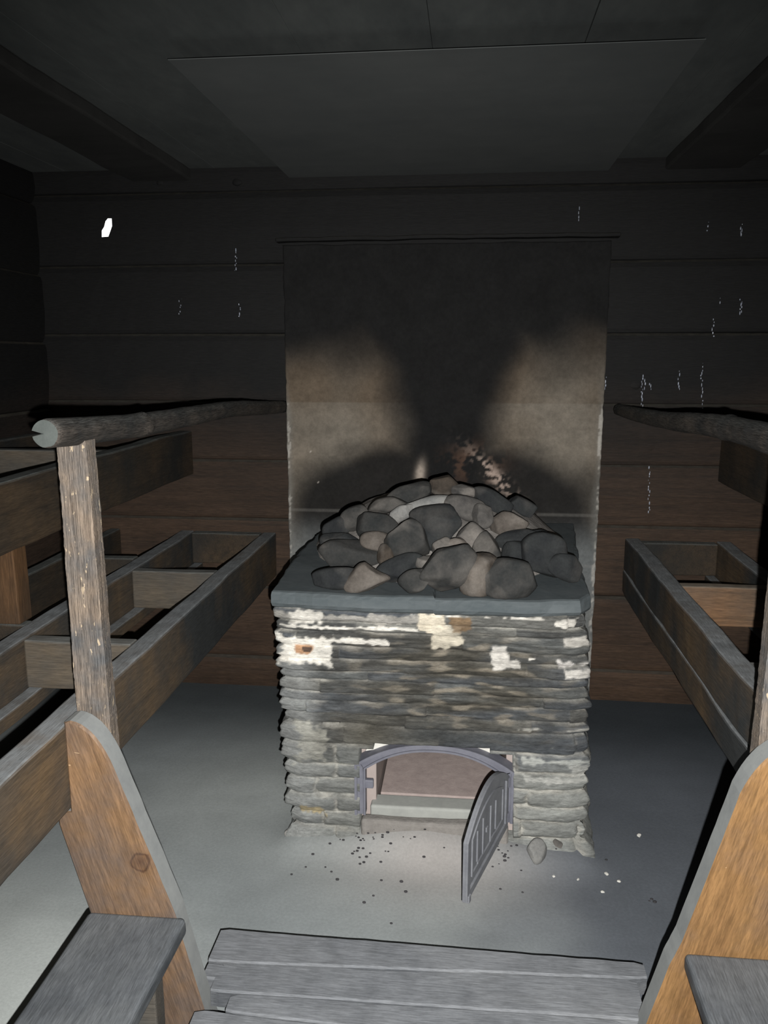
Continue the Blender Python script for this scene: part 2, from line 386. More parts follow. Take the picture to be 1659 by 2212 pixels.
# ------------------------------------------------------------------ plate behind the stove
bm = bmesh.new()
PX0, PX1, PZ1, PY = -.772, .538, 1.935, 3.44
n1, n2 = 210, 310; g = []
for i in range(n1 + 1):
    col = []
    for j in range(n2 + 1):
        u, v = i / n1, j / n2
        x = PX0 + (PX1 - PX0) * u; z = PZ1 * v
        if i in (0, n1): x += .004 * N3(z * 12, i, 1) + .003 * N3(z * 40, i, 2)
        if j == n2: z += .004 * N3(x * 10, 3, 3)
        y = PY + .0025 * N3(x * 5, z * 5, 7)
        col.append(bm.verts.new((x, y, z)))
    g.append(col)
for i in range(n1):
    for j in range(n2):
        bm.faces.new((g[i][j], g[i + 1][j], g[i + 1][j + 1], g[i][j + 1]))
ext = bmesh.ops.extrude_face_region(bm, geom=bm.faces[:])
for v in [e for e in ext['geom'] if isinstance(e, bmesh.types.BMVert)]: v.co.y = PY + .05
bmesh.ops.recalc_face_normals(bm, faces=bm.faces)
plate = obj('fire_wall_plate', bm, M['plate'], origin=(-.115, PY, 0))
tag(plate, 'tall smoke-stained plate standing against the log wall behind the stove', 'fire wall')
for p in plate.data.polygons: p.use_smooth = False
def plcol(p):
    x, z = p.x - .115, p.z
    n = N3(x * 4, z * 4, 1); n2 = N3(x * 14, z * 14, 5); n3 = N3(x * 60, z * 60, 9)
    clean = mixl(lin(112, 99, 84), lin(136, 128, 116), max(0, min(1, .5 + n * .9 + (.3 if z < 1.3 else -.2))))
    soot = lin(30, 30, 30)
    xc = x + .115
    # plume: widens and darkens upward
    wdt = .19 + .06 * sstep(1.15, 1.5, z) + .30 * sstep(1.4, 1.7, z)
    pl = 1 - sstep(wdt * .55, wdt * 1.65, abs(xc - .02) + .06 * n)
    up = .2 + .8 * sstep(1.27, 1.60, z + .12 * n - (.05 if xc > 0 else 0)) if z > 1.2 else .25 * sstep(1.0, 1.2, z)
    # low soot halo round the heap of stones
    halo = 1 - sstep(.72, 1.2, ((abs(xc - .02) / .70) ** 3.6 + (max(0, z - .86) / .28) ** 2) ** .42 + .14 * n)
    bot = (1 - sstep(.40, .60, abs(xc) + .07 * n)) * sstep(.45, .6, z) * (1 - sstep(1.1, 1.2, z)) * .6
    s = max(pl * sstep(.4, .7, z), up, halo * .97, bot)
    c = mixl(clean, soot, s)
    if z < .85: c = mixl(c, lin(124, 128, 128), (1 - sstep(.62, .85, z)) * .8)
    c = mixl(c, lin(120, 120, 116), sstep(.035, .0, min(x - PX0, PX1 - x) - .02 * n) * (1 - sstep(1.25, 1.5, z)) * .45)
    # bare rust-pink spots over the stones and one pale spot
    r = math.exp(-((x - .02) / .10) ** 2 - ((z - 1.05) / .07) ** 2)
    c = mixl(c, lin(88, 68, 56), min(1, r * 1.0 * sstep(-.05, .35, n2 + n3 * .6)))
    r = math.exp(-(((x - .09) + .9 * (z - 1.02)) / .035) ** 2 - ((z - 1.00) / .09) ** 2)
    c = mixl(c, lin(176, 158, 146), min(1, 1.1 * r * sstep(-.1, .25, n3 + n2 * .5)))
    r = math.exp(-((x + .205 - .12 * (z - 1.0)) / .018) ** 2 - ((z - 1.005) / .045) ** 2)
    c = mixl(c, lin(170, 158, 146), min(1, 1.2 * r))
    # flaked rims and thin joints
    e = min(x - PX0, PX1 - x)
    if e < .008 + .02 * max(0, n2) and z < 1.3: c = mixl(c, lin(190, 186, 178), .6 * sstep(-.1, .3, n3 + n2))
    for zz in (.625, .84):
        if abs(z - zz - .004 * n) < .005: c = mixl(c, lin(165, 162, 156), .14 if (abs(xc) > .40) else .0)
    if n3 > .78 and z < 1.35: c = mixl(c, lin(190, 182, 172), .8)
    return c
colored(plate.data, plcol)
for p in plate.data.polygons: p.use_smooth = True

tag(obj('trim_3', board(-.80, .57, 3.425, 3.478, 1.948, 1.962, .003, .004, .05, seed=77), M['log'], origin=(-.115, 3.45, 1.948)), 'thin sooty ledge on the back wall above the plate', kind='structure')
# ------------------------------------------------------------------ stove
SX0, SX1, SY0, SY1 = -.545, .332, 2.31, 3.43
stove = empty('sauna_stove', (-.1, 2.87, 0)); tag(stove, 'low stone-built smoke sauna stove with an arched fire opening', 'stove')
# masonry shell: a strip round left side, front and right side
random.seed(11)
courses = [0]
for h in (.055, .06, .05, .06, .055, .068, .062, .034, .045, .03, .04, .028, .042, .034, .05, .03, .046): courses.append(courses[-1] + h)
k_ = .767 / courses[-1]; courses = [c * k_ for c in courses]
stones = []
for ci in range(len(courses) - 1):
    cuts = [-2.0 + random.uniform(0, .3)]
    while cuts[-1] < 3.2: cuts.append(cuts[-1] + random.uniform(.12, .30) * (1.0 if ci < 6 else 1.9))
    stones.append([(c, random.uniform(-.010, .012), random.random()) for c in cuts])
side = SY1 - SY0; fw = SX1 - SX0
OPX0, OPX1, OPZ0, OPZ1 = -.315, .135, .105, .352
def P2(px, py):
    q = at(px, py, 'y', SY0 - .005); return q.x, q.z
patches = []   # (x0,x1,z0,z1,colour,strength)
def patch(px0, py0, px1, py1, c, s=1.0, e=.012):
    a = P2(px0, py0); b = P2(px1, py1); patches.append((a[0], b[0], b[1], a[1], c, s, e))
WH = lin(224, 220, 210)
patch(612, 1372, 715, 1432, WH); patch(700, 1376, 838, 1392, WH, 1, .006)
patch(612, 1346, 905, 1362, WH, .95, .005); patch(600, 1318, 930, 1345, lin(170, 166, 158), .75, .012)
patch(628, 1318, 700, 1345, WH, .8, .012)
patch(905, 1322, 960, 1362, lin(214, 204, 184), .95, .01); patch(938, 1350, 990, 1398, lin(204, 196, 178), .9, .016)
patch(975, 1330, 1018, 1362, lin(128, 104, 76), .8, .015)
patch(940, 1325, 1258, 1337, WH, 1, .004); patch(1195, 1335, 1240, 1356, WH, .95, .01)
patch(1060, 1392, 1092, 1448, lin(206, 202, 194), .95, .010); patch(1085, 1424, 1122, 1442, lin(206, 202, 194), .9, .008)
patch(1136, 1418, 1152, 1425, WH, .9, .003)
patch(1215, 1378, 1262, 1395, lin(190, 186, 178), .9, .008); patch(1205, 1428, 1262, 1440, lin(206, 202, 196), .8, .008)
patch(1215, 1445, 1262, 1464, lin(212, 208, 200), .8, .012)
patch(1110, 1570, 1265, 1578, lin(176, 174, 166), .7, .006); patch(1060, 1605, 1265, 1612, lin(176, 176, 170), .7, .006)
patch(1120, 1634, 1262, 1650, lin(178, 180, 174), .8, .008); patch(1120, 1672, 1262, 1690, lin(186, 186, 180), .8, .008)
patch(1218, 1650, 1262, 1680, lin(184, 184, 178), .6, .01); patch(1120, 1760, 1250, 1766, lin(178, 180, 176), .7, .005)
patch(640, 1560, 700, 1640, lin(176, 174, 162), .5, .03); patch(640, 1730, 690, 1752, lin(178, 160, 118), .7, .012)
patch(640, 1393, 672, 1408, lin(170, 120, 74), .85, .010)
patch(655, 1396, 672, 1404, lin(74, 62, 56), .9, .004)
def joint(ci, s):
    return courses[ci] + (0 if ci in (0, len(courses) - 1) else .007 * N3(s * 2.2, ci * 1.7, .5) + .003 * N3(s * 11, ci, 2))
def shell(s, z):
    """returns outward offset and colour; s = 0..fw along the front, <0 left side, >fw right side"""
    x = SX0 + s
    ci = 0
    while ci < len(courses) - 2 and z > joint(ci + 1, s): ci += 1
    z0, z1 = joint(ci, s), joint(ci + 1, s)
    cuts = stones[ci]; k = 0
    while k < len(cuts) - 2 and s > cuts[k + 1][0]: k += 1
    c0, pr, rv = cuts[k]; c1 = cuts[k + 1][0]
    hz = (z1 - z0) / 2; tz = abs(z - (z0 + z1) / 2) / hz
    ex = min(s - c0 + .012 * N3(z * 40, ci, 3), c1 - s + .012 * N3(z * 40, ci + 1, 3)) / (.012 if ci < 6 else .006)
    low = 1 - sstep(.26, .36, z)
    mid = math.exp(-((x + .02) / .3) ** 2) * sstep(.33, .45, z) * (1 - sstep(.66, .72, z))
    rnd = (1 - max(0, tz) ** (2.5 if low > .5 else 4)) * (1 - (1 - min(1, max(.0, ex) ** .5)) * (.75 if ci < 6 else .35))
    off = pr * (1 - .6 * mid) + (.018 - .007 * mid) * rnd + .006 * N3(s * 9, z * 30, 3) + .004 * N3(s * 30, z * 90, 6)
    jointm = max(sstep(.66, .98, tz), (1 - sstep(.2, .8, ex)) * (.8 if ci < 6 else .35))
    stv = [lin(94, 97, 97), lin(78, 79, 78), lin(106, 106, 102), lin(80, 84, 88)][int(rv * 3.99)]
    n = N3(s * 5, z * 28, 9); n2 = N3(s * 16, z * 60, 4); nb = N3(s * 2.5, z * 3, 6)
    n4 = N3(s * 9, z * 170, 14) + .6 * N3(s * 22, z * 330, 15)
    c = mixl(stv, lin(70, 68, 62), max(0, min(1, mid * (.85 + n))))
    c = tuple(v_ * max(.45, 1 + .75 * n4 * (.45 + .55 * mid)) for v_ in c)
    c = mixl(c, lin(140, 132, 118), mid * sstep(.08, .40, n2) * .7)
    c = mixl(c, lin(140, 142, 138), low * (.75 + .4 * nb))
    mort = mixl(lin(164, 162, 154), lin(118, 112, 102), mid)
    c = mixl(c, mort, jointm * max(0, min(1, .55 + n2 + .25 * low - .45 * mid)))
    # dusty pale left flank
    c = mixl(c, lin(150, 152, 150), (1 - sstep(-.5, -.42, x)) * .55 * (1 - sstep(.6, .7, z)))
    # soot over the arch
    so = math.exp(-((x + .08) / .26) ** 2 - ((z - .385) / .03) ** 2)
    c = mixl(c, lin(66, 68, 68), min(1, so * .95))
    so = math.exp(-((x + .29) / .10) ** 2 - ((z - .375) / .06) ** 2)
    c = mixl(c, lin(84, 80, 70), min(1, so * .7))
    if 0 <= s <= fw:
        for (x0, x1, pz0, pz1, pc, st, e) in patches:
            q = min(x - x0, x1 - x, z - pz0, pz1 - z) + 1.0 * e * (1.3 * N3(x * 14, z * 24, 11) + .9 * N3(x * 60, z * 80, 12))
            if q > -e * .3:
                a = st * sstep(-e * .3, e * .3, q)
                c = mixl(c, tuple(v * (1 + .12 * n2) for v in pc[:3]), a); off = off * (1 - .5 * a) + .010 * a
    if z < .05: off += .02 * (1 - z / .05) * (1 - low * 0)
    return off, c
bm = bmesh.new(); cl = bm.verts.layers.float_color.new('Col')
ss = [-side + side * i / 90 for i in range(90)] + [fw * i / 230 for i in range(231)] + [fw + side * i / 90 for i in range(1, 91)]
zz = [.767 * j / 200 for j in range(201)]
grid = []
for s in ss:
    col = []
    for z in zz:
        off, c = shell(s, z)
        rr = .02
        if s < 0: p = Vector((SX0 - off, SY0 - s, z))
        elif s > fw: p = Vector((SX1 + off, SY0 + (s - fw), z))
        else:
            e0 = sstep(.05, 0, s) if s < .05 else 0; e1 = sstep(.05, 0, fw - s) if fw - s < .05 else 0
            e0 = (1 - s / .05) ** 2 if s < .05 else 0; e1 = (1 - (fw - s) / .05) ** 2 if fw - s < .05 else 0
            p = Vector((SX0 + s - off * (e0 - e1), SY0 - off + (e0 + e1) * .02, z))
        if p.x > 0: p.x += .03 * (1 - z / .767) * (1 if s > fw * .5 else 0) * min(1, max(0, (s - fw * .5) / .3))
        if s <= 0: p.x += .022 * (1 - z / .767)
        elif s < .25: p.x += .022 * (1 - z / .767) * (1 - s / .25)
        p.x += (.06 if s > fw else 0) * ((s - fw) / side)
        v = bm.verts.new(p); v[cl] = (*c[:3], 1); col.append(v)
    grid.append(col)
def inside(s, z):
    x = SX0 + s
    return 0 < s < fw and OPX0 < x < OPX1 and OPZ0 - .06 < z < OPZ1 and not (x > .07 and z > .325) and not (x < -.27 and z > .33)
for i in range(len(ss) - 1):
    for j in range(len(zz) - 1):
        s_, z_ = (ss[i] + ss[i + 1]) / 2, (zz[j] + zz[j + 1]) / 2
        if inside(s_, z_): continue
        bm.faces.new((grid[i][j], grid[i + 1][j], grid[i + 1][j + 1], grid[i][j + 1]))
# turn the rim of the opening inward so the stones have depth
rim = [e for e in bm.edges if e.is_boundary and all(.0 < v.co.z < .37 and -.34 < v.co.x < .16 and v.co.y < SY0 + .02 for v in e.verts) and any(v.co.z > .02 for v in e.verts)]
r = bmesh.ops.extrude_edge_only(bm, edges=rim)
for v in [g_ for g_ in r['geom'] if isinstance(g_, bmesh.types.BMVert)]: v.co.y = SY0 + .10
bmesh.ops.recalc_face_normals(bm, faces=bm.faces)
body = obj('masonry_body', bm, M['masonry'], stove, (-.1, 2.87, 0), smooth=True)

# inner walls, hearth and roof of the firebox
def box_part(name, mat, parent, *a, **k):
    b2 = board(*a, **k); o = ((a[0] + a[1]) / 2, (a[2] + a[3]) / 2, a[4])
    return obj(name, b2, mat, parent, o)
box_part('hearth_slab', M['brick'], stove, -.262, .12, 2.405, 3.1, .06, .125, bev=.003, step=.1)
box_part('firebox_side', M['brick_side'], stove, -.34, -.27, 2.36, 3.1, 0, .42, bev=.003)
box_part('firebox_side', M['brick_side'], stove, .13, .19, 2.36, 3.1, 0, .42, bev=.003)
box_part('firebox_back', M['brick'], stove, -.34, .19, 3.1, 3.16, 0, .42, bev=.003)
box_part('firebox_roof', M['charcoal'], stove, -.34, .19, 2.42, 3.16, .42, .47, bev=.003)
sl = box_part('hearth_sill', M['sill'], stove, -.285, .11, 2.325, 2.398, .03, .125, bev=.008, segs=4)
box_part('hearth_ledge', M['ash'], stove, -.31, .14, 2.285, 2.328, .0, .098, bev=.012, wob=.004, step=.03, segs=3)

# top slate slab, two big pieces with ragged edges
def slab_bm(outl, z0, z1, seed):
    bm = bmesh.new(); n = len(outl); fine = []
    for i in range(n):
        a, b = Vector(outl[i]), Vector(outl[(i + 1) % n]); m_ = max(2, int((b - a).length / .018))
        for k in range(m_): fine.append(a + (b - a) * k / m_)
    c = sum(fine, Vector((0, 0))) / len(fine)
    rings = []
    for (z, sc) in ((z0, -.022), (z0 + .008, -.008), (z0 + (z1 - z0) * .35, .0), (z1 - .012, -.004), (z1 - .003, -.010), (z1, -.018)):
        ring = []
        for k, p in enumerate(fine):
            d = (p - c).normalized()
            q = p + d * (sc + .007 * N3(p.x * 14, p.y * 14, z * 25 + seed) + .004 * N3(p.x * 45, p.y * 45, z * 90 + seed))
            ring.append(bm.verts.new((q.x, q.y, z + .003 * N3(q.x * 7, q.y * 7, seed))))
        rings.append(ring)
    for a, b in zip(rings, rings[1:]):
        for k in range(len(fine)): bm.faces.new((a[k], a[(k + 1) % len(fine)], b[(k + 1) % len(fine)], b[k]))
    bm.faces.new(rings[-1]); bm.faces.new(rings[0][::-1])
    bmesh.ops.recalc_face_normals(bm, faces=bm.faces)
    return bm
obj('top_slab', slab_bm([(-.575, 2.29), (-.30, 2.262), (-.088, 2.275), (-.098, 2.6), (-.10, 3.42), (-.57, 3.42), (-.60, 2.8)], .760, .815, 1), M['slab'], stove, (-.3, 2.85, .75))
obj('top_slab', slab_bm([(-.096, 2.272), (.15, 2.272), (.325, 2.30), (.362, 2.36), (.385, 2.8), (.44, 3.42), (-.098, 3.42), (-.098, 2.6)], .758, .811, 5), M['slab'], stove, (.15, 2.85, .75))

# iron frame of the fire door
fx0, fx1 = -.33, .152; fzs, fzt = .272, .347; fy = 2.305
def arch_z(x, top=fzt, spring=fzs, x0=fx0, x1=fx1):
    u = (x - (x0 + x1) / 2) / ((x1 - x0) / 2); return spring + (top - spring) * (1 - abs(u) ** 2.3)
frame = empty('fire_door', (-.09, fy, .1)); frame.parent = stove; frame.location = Vector((-.09, fy, .1)) - Vector(stove.location)
def strip(path, wid, y0, y1, bev=.003):
    """flat bar following path (x,z), width inward"""
    bm = bmesh.new(); n = len(path); L = []
    for i, (x, z) in enumerate(path):
        a = Vector(path[max(0, i - 1)]); b = Vector(path[min(n - 1, i + 1)]); t = (b - a).normalized(); nn = Vector((t.y, -t.x))
        p = Vector((x, z)); q = p + nn * wid
        L.append([bm.verts.new((p.x, y0, p.y)), bm.verts.new((q.x, y0, q.y)), bm.verts.new((q.x, y1, q.y)), bm.verts.new((p.x, y1, p.y))])
    for a, b in zip(L, L[1:]):
        for k in range(4): bm.faces.new((a[k], a[(k + 1) % 4], b[(k + 1) % 4], b[k]))
    bm.faces.new(L[0]); bm.faces.new(L[-1][::-1]); bmesh.ops.recalc_face_normals(bm, faces=bm.faces)
    return bm
path = [(fx0, .105)] + [(fx0, .105 + (fzs - .105) * i / 6) for i in range(1, 7)] + [(fx0 + (fx1 - fx0) * i / 40, arch_z(fx0 + (fx1 - fx0) * i / 40)) for i in range(1, 40)] + [(fx1, fzs - (fzs - .105) * i / 6) for i in range(0, 7)]
frp = strip(path, .026, fy, fy + .05)
me_ = bpy.data.meshes.new('t'); s2 = strip(path, .008, fy - .008, fy + .002); s2.to_mesh(me_); s2.free(); frp.from_mesh(me_)
inner = [(x * .0 + x, z) for x, z in path]
s3 = strip([((x + .09) * .885 - .09, .105 + (z - .105) * .93) for x, z in path], .006, fy - .006, fy + .03); s3.to_mesh(me_); s3.free(); frp.from_mesh(me_)
frame_o = obj('door_frame', frp, M['iron'], stove, (-.09, fy, .1)); frame_o['label'] = 'arched grey iron door frame'
bpy.data.objects.remove(frame)
# latch catch on the left jamb
lt = board(-.305, -.272, fy - .004, fy + .012, .195, .222, bev=.003)
obj('latch_catch', lt, M['iron'], frame_o, (-.29, fy, .2))
# white mortar wedges over the arch shoulders
def wedge(pts, y0, y1):
    bm = bmesh.new(); a = [bm.verts.new((x, y0, z)) for x, z in pts]; b = [bm.verts.new((x, y1, z)) for x, z in pts]
    bm.faces.new(a); bm.faces.new(b[::-1])
    for k in range(len(pts)): bm.faces.new((a[k], a[(k + 1) % len(pts)], b[(k + 1) % len(pts)], b[k]))
    bmesh.ops.recalc_face_normals(bm, faces=bm.faces); return bm
o = obj('mortar_wedge', wedge([(-.30, .30), (-.275, .352), (-.10, .356), (-.14, .335)], fy + .03, fy + .06), M['plaster'], stove, (-.25, fy, .3)); o['label'] = 'white mortar sliver above the arch'
o = obj('mortar_wedge', wedge([(.02, .33), (-.05, .356), (.085, .356), (.085, .30)], fy + .03, fy + .06), M['plaster'], stove, (.05, fy, .3))

# the open iron door leaf, hinged on the right
hx, hy = .128, 2.295; ex_, ey_ = .008, 1.93
u = Vector((ex_ - hx, ey_ - hy, 0)); Ld = u.length; u.normalize(); nrm = Vector((0, 0, 1)).cross(u)   # nrm to the right
nrm = nrm if nrm.x > 0 else -nrm
def leaf_pt(a, z, d): return Vector((hx, hy, 0)) + u * a + nrm * d + Vector((0, 0, z))
def leaf_outline(inset, n=36):
    pts = []; z0 = .098 + inset; a0, a1 = inset, Ld - inset
    pts.append((a0, z0))
    for i in range(n + 1):
        a = a0 + (a1 - a0) * i / n; t_ = (a - Ld / 2) / (Ld / 2)
        pts.append((a, min(.265 + .075 * (1 - abs(t_) ** 2.0), 9) - inset))
    pts.append((a1, z0)); return pts
def leaf_solid(inset, d0, d1, hole=None):
    bm = bmesh.new(); o1 = leaf_outline(inset)
    if hole is None:
        A = [bm.verts.new(leaf_pt(a, z, d0)) for a, z in o1]; B = [bm.verts.new(leaf_pt(a, z, d1)) for a, z in o1]
        bm.faces.new(A); bm.faces.new(B[::-1])
        for k in range(len(o1)): bm.faces.new((A[k], A[(k + 1) % len(o1)], B[(k + 1) % len(o1)], B[k]))
    else:
        o2 = leaf_outline(hole); n = len(o1)
        R = [[bm.verts.new(leaf_pt(a, z, d)) for a, z in oo] for oo, d in ((o1, d0), (o1, d1), (o2, d1), (o2, d0))]
        for q in range(4):
            X, Y = R[q], R[(q + 1) % 4]
            for k in range(n): bm.faces.new((X[k], X[(k + 1) % n], Y[(k + 1) % n], Y[k]))
    bmesh.ops.recalc_face_normals(bm, faces=bm.faces); return bm
door = obj('door_leaf', leaf_solid(0, -.004, .004), M['iron_d'], stove, (hx, hy, .1)); door['label'] = 'open arched cast iron door leaf'
obj('rim_band', leaf_solid(0, .0035, .010, .022), M['iron_d'], door, (hx, hy, .1))
obj('inner_bead', leaf_solid(.045, .0035, .008, .053), M['iron_d'], door, (hx, hy, .1))
def small_box(a0, a1, z0, z1, d0, d1):
    bm = bmesh.new(); bmesh.ops.create_cube(bm, size=1)
    for v in bm.verts: v.co = leaf_pt((a0 + a1) / 2 + v.co.x * (a1 - a0), (z0 + z1) / 2 + v.co.z * (z1 - z0), (d0 + d1) / 2 + v.co.y * (d1 - d0))
    bmesh.ops.recalc_face_normals(bm, faces=bm.faces)
    bmesh.ops.bevel(bm, geom=bm.edges[:], offset=.001, segments=1, affect='EDGES'); return bm
orn = small_box(.17, .176, .15, .26, .0035, .008)
for (a0, a1, z0, z1) in ((.24, .246, .15, .26), (.20, .214, .20, .214), (.12, .126, .16, .25), (.29, .296, .16, .25), (.13, .17, .150, .155), (.245, .29, .150, .155)):
    t2 = small_box(a0, a1, z0, z1, .0035, .008); t2.to_mesh(me_); t2.free(); orn.from_mesh(me_)
obj('raised_ornament', orn, M['iron_d'], door, (hx, hy, .1))
for z in (.13, .245):
    bm = bmesh.new(); bmesh.ops.create_cone(bm, cap_ends=True, segments=16, radius1=.009, radius2=.009, depth=.03, matrix=Matrix.Translation((hx + .004, hy - .002, z)))
    obj('hinge', bm, M['iron'], door, (hx, hy, z), smooth=False)
# small corner lug at the free lower end
obj('corner_lug', small_box(Ld - .02, Ld - .004, .092, .112, -.006, .014), M['iron_d'], door, (ex_, ey_, .1))

# ------------------------------------------------------------------ the heap of stones
def heap(x, y):
    q = ((x + .10) / .48) ** 2 + ((y - 2.98) / .60) ** 2
    return .812 + .262 * max(0, 1 - q) ** .62
# mortar-and-ash core under the loose stones
bm = bmesh.new(); R = []
for i in range(25):
    r_ = i / 24; ring = []
    for k in range(72):
        a = math.tau * k / 72
        x = -.10 + .47 * r_ * math.cos(a); y = min(2.95 + .585 * r_ * math.sin(a), 3.42)
        y = max(y, 2.385)
        z = heap(x, y) - .060 + .012 * N3(x * 12, y * 12, 1) if r_ < 1 else .797
        ring.append(bm.verts.new((x, y, max(.797, z))))
    R.append(ring)
for a, b in zip(R[1:], R[2:]):
    for k in range(72): bm.faces.new((a[k], a[(k + 1) % 72], b[(k + 1) % 72], b[k]))
bm.faces.new(R[1]); 
bmesh.ops.delete(bm, geom=R[0], context='VERTS')
bmesh.ops.recalc_face_normals(bm, faces=bm.faces)
o = obj('rubble_core', bm, M['ash'], stove, (-.1, 2.95, .8), smooth=True); o['label'] = 'pale ashy rubble filling between the loose stones'

def rock_bm(dim, seed, tilt=0.0, yawr=0.0, taper=0.0, round_=.5):
    rnd = random.Random(seed); bm = bmesh.new()
    bmesh.ops.create_icosphere(bm, subdivisions=4, radius=1)
    planes = []
    for _ in range(11):
        d = Vector((rnd.gauss(0, 1), rnd.gauss(0, 1), rnd.gauss(0, 1))).normalized(); planes.append((d, rnd.uniform(.68, .92)))
    for v in bm.verts:
        p = v.co.copy()
        p = Vector([math.copysign(abs(c) ** .82, c) for c in p])
        for d, h in planes:
            e = p.dot(d) - h
            if e > 0: p -= d * e * (.93)
        p *= 1 + .05 * N3(p.x * 1.6, p.y * 1.6, p.z * 1.6, seed) + .02 * N3(p.x * 6, p.y * 6, p.z * 6, seed)
        p.x *= 1 + taper * p.z
        v.co = Vector((p.x * dim[0], p.y * dim[1], p.z * dim[2]))
    for _ in range(1): bmesh.ops.smooth_vert(bm, verts=bm.verts, factor=.35, use_axis_x=True, use_axis_y=True, use_axis_z=True)
    bm.transform(Matrix.Rotation(yawr, 4, 'Z') @ Matrix.Rotation(tilt, 4, 'Y'))
    return bm
# crop pixel centre x,y, width, height (in the 2.074x close-up), tilt deg, colour, taper, label
STN = [
 (412, 640, 250, 130, -4, 'dark', 0, 'largest dark rounded stone at the front left corner of the heap'),
 (520, 500, 165, 115, -12, 'dark', .1, 'dark wedge-like stone high on the left, above the big rounded corner stone'),
 (662, 562, 165, 175, -8, 'dark', -.1, 'big upright dark stone just left of the middle of the heap'),
 (795, 500, 190, 165, 8, 'black', .35, 'large blackish wedge stone in the middle that narrows downwards'),
 (568, 620, 64, 84, 4, 'brown', 0, 'small dark upright stone wedged between the corner stone and the big upright stone'),
 (632, 702, 185, 95, 22, 'black', 0, 'long dark stone lying low on the slab, left of the front middle'),
 (482, 735, 150, 110, 10, 'pink', -.5, 'brownish grey triangular stone at the front, under the rounded corner stone'),
 (345, 742, 185, 80, 6, 'black', 0, 'flat blackish stone lying on the slab at the front left end'),
 (700, 752, 125, 90, 20, 'dark', 0, 'small slanting dark grey stone at the front, left of the long leaning stone'),
 (845, 722, 240, 155, 35, 'dark', 0, 'big elongated dark stone at the front middle leaning up to the right'),
 (985, 735, 175, 140, 48, 'brown', 0, 'brown slanting stone at the front, right of the big elongated stone'),
 (1018, 605, 105, 150, 6, 'dark', -.15, 'upright dark stone with a pale top, right of the middle'),
 (1120, 740, 215, 150, -4, 'dark', 0, 'broad dark boulder at the front right with smooth rounded top'),
 (1100, 665, 90, 60, 10, 'black', 0, 'small black stone resting above the broad front right boulder'),
 (950, 535, 110, 100, -12, 'grey', 0, 'middle-sized rounded grey stone below the pale top of the heap, right of centre'),
 (828, 605, 85, 105, 8, 'grey', 0, 'small upright grey stone in the centre of the heap'),
 (1115, 480, 150, 95, -4, 'pink', 0, 'light brown blocky stone on the upper right shoulder of the heap'),
 (1165, 552, 170, 75, 10, 'black', 0, 'dark flat stone under the light brown shoulder stone'),
 (1165, 622, 150, 100, -8, 'black', 0, 'dark stone on the right, above the front right boulder'),
 (1275, 655, 190, 170, -12, 'black', 0, 'large black stone near the right end of the heap'),
 (1375, 700, 130, 100, -25, 'black', -.2, 'blackish stone at the far right end of the heap'),
 (822, 315, 125, 95, -8, 'brown', -.1, 'brown rounded stone forming the very top of the heap'),
 (680, 345, 190, 75, 20, 'dark', 0, 'dark long stone sloping up to the left of the topmost stone'),
 (755, 395, 240, 60, 8, 'pale', 0, 'flat pale slab-like stone across the upper middle of the heap'),
 (930, 412, 170, 85, -14, 'grey', 0, 'pale grey stone high on the right of the flat pale slab'),
 (565, 400, 160, 60, 14, 'dark', 0, 'dark flat stone on the upper left slope'),
 (430, 455, 110, 85, 25, 'dark', 0, 'dark stone on the left slope, farther back'),
 (352, 505, 110, 90, 30, 'black', 0, 'blackish stone at the left rear edge of the heap'),
 (1040, 375, 160, 75, -20, 'black', 0, 'blackish stone on the rear right slope behind the light brown one'),
 (915, 335, 90, 56, -6, 'grey', 0, 'small grey stone right beside the topmost stone'),
 (372, 565, 160, 75, -6, 'black', 0, 'black stone peeping out behind the big rounded corner stone'),
 (640, 430, 120, 60, 30, 'pale', 0, 'pale ashy stone on the upper left, above the big upright stone'),
 (1000, 445, 90, 90, -30, 'grey', 0, 'grey slanting stone left of the light brown shoulder stone'),
 (545, 560, 150, 70, -6, 'pink', 0, 'pinkish grey stone under the dark wedge-like stone on the left'),
 (1255, 560, 130, 90, -20, 'black', 0, 'dark stone on the rear right slope above the large black stone'),
 (750, 655, 90, 60, -20, 'grey', 0, 'small pale grey stone at the foot of the blackish wedge stone'),
 (885, 590, 80, 90, 30, 'pink', 0, 'small pinkish stone left of the upright stone with the pale top'),
 (1180, 405, 130, 60, -28, 'black', 0, 'black stone on the rear right slope, second from the top'),
]
for i, (cx_, cy_, w_, h_, tl, colr, tp, lab) in enumerate(STN):
    px, py = 560 + cx_ / 2.074, 900 + cy_ / 2.074
    d = ray(px, py); tt = 2.2
    while tt < 3.6:
        p = CAM + d * tt
        if p.z < heap(p.x, max(p.y, 2.36)) - .0 and p.y > 2.33: break
        if p.z < .812 + h_ / 2.074 * 2.5 / F_PX / 2 * .98: break
        tt += .005
    p = CAM + d * tt; dep = (p - CAM).dot(FWD)
    w3 = w_ / 2.074 * dep / F_PX / 2; h3 = h_ / 2.074 * dep / F_PX / 2
    dz = h3 * 1.30; dx_ = w3 * 1.30; dy_ = max(.03, min(w3, h3) * 1.0)
    b2 = rock_bm((dx_, dy_, dz), 40 + i, math.radians(-tl), random.Random(i).uniform(-.25, .25), tp)
    c = p + ray(px, py) * dy_ * .25
    zmin = min(v.co.z for v in b2.verts)
    if c.z + zmin < .812: c.z = .812 - zmin
    c.y = min(c.y, 3.43 - max(v.co.y for v in b2.verts))
    bm = b2; bmesh.ops.translate(bm, verts=bm.verts, vec=c)
    o = obj('sauna_stone', bm, M['rock_' + colr], origin=(c.x, c.y, c.z), smooth=True)
    tag(o, lab, 'stone', 'loose stones heaped on the stove')

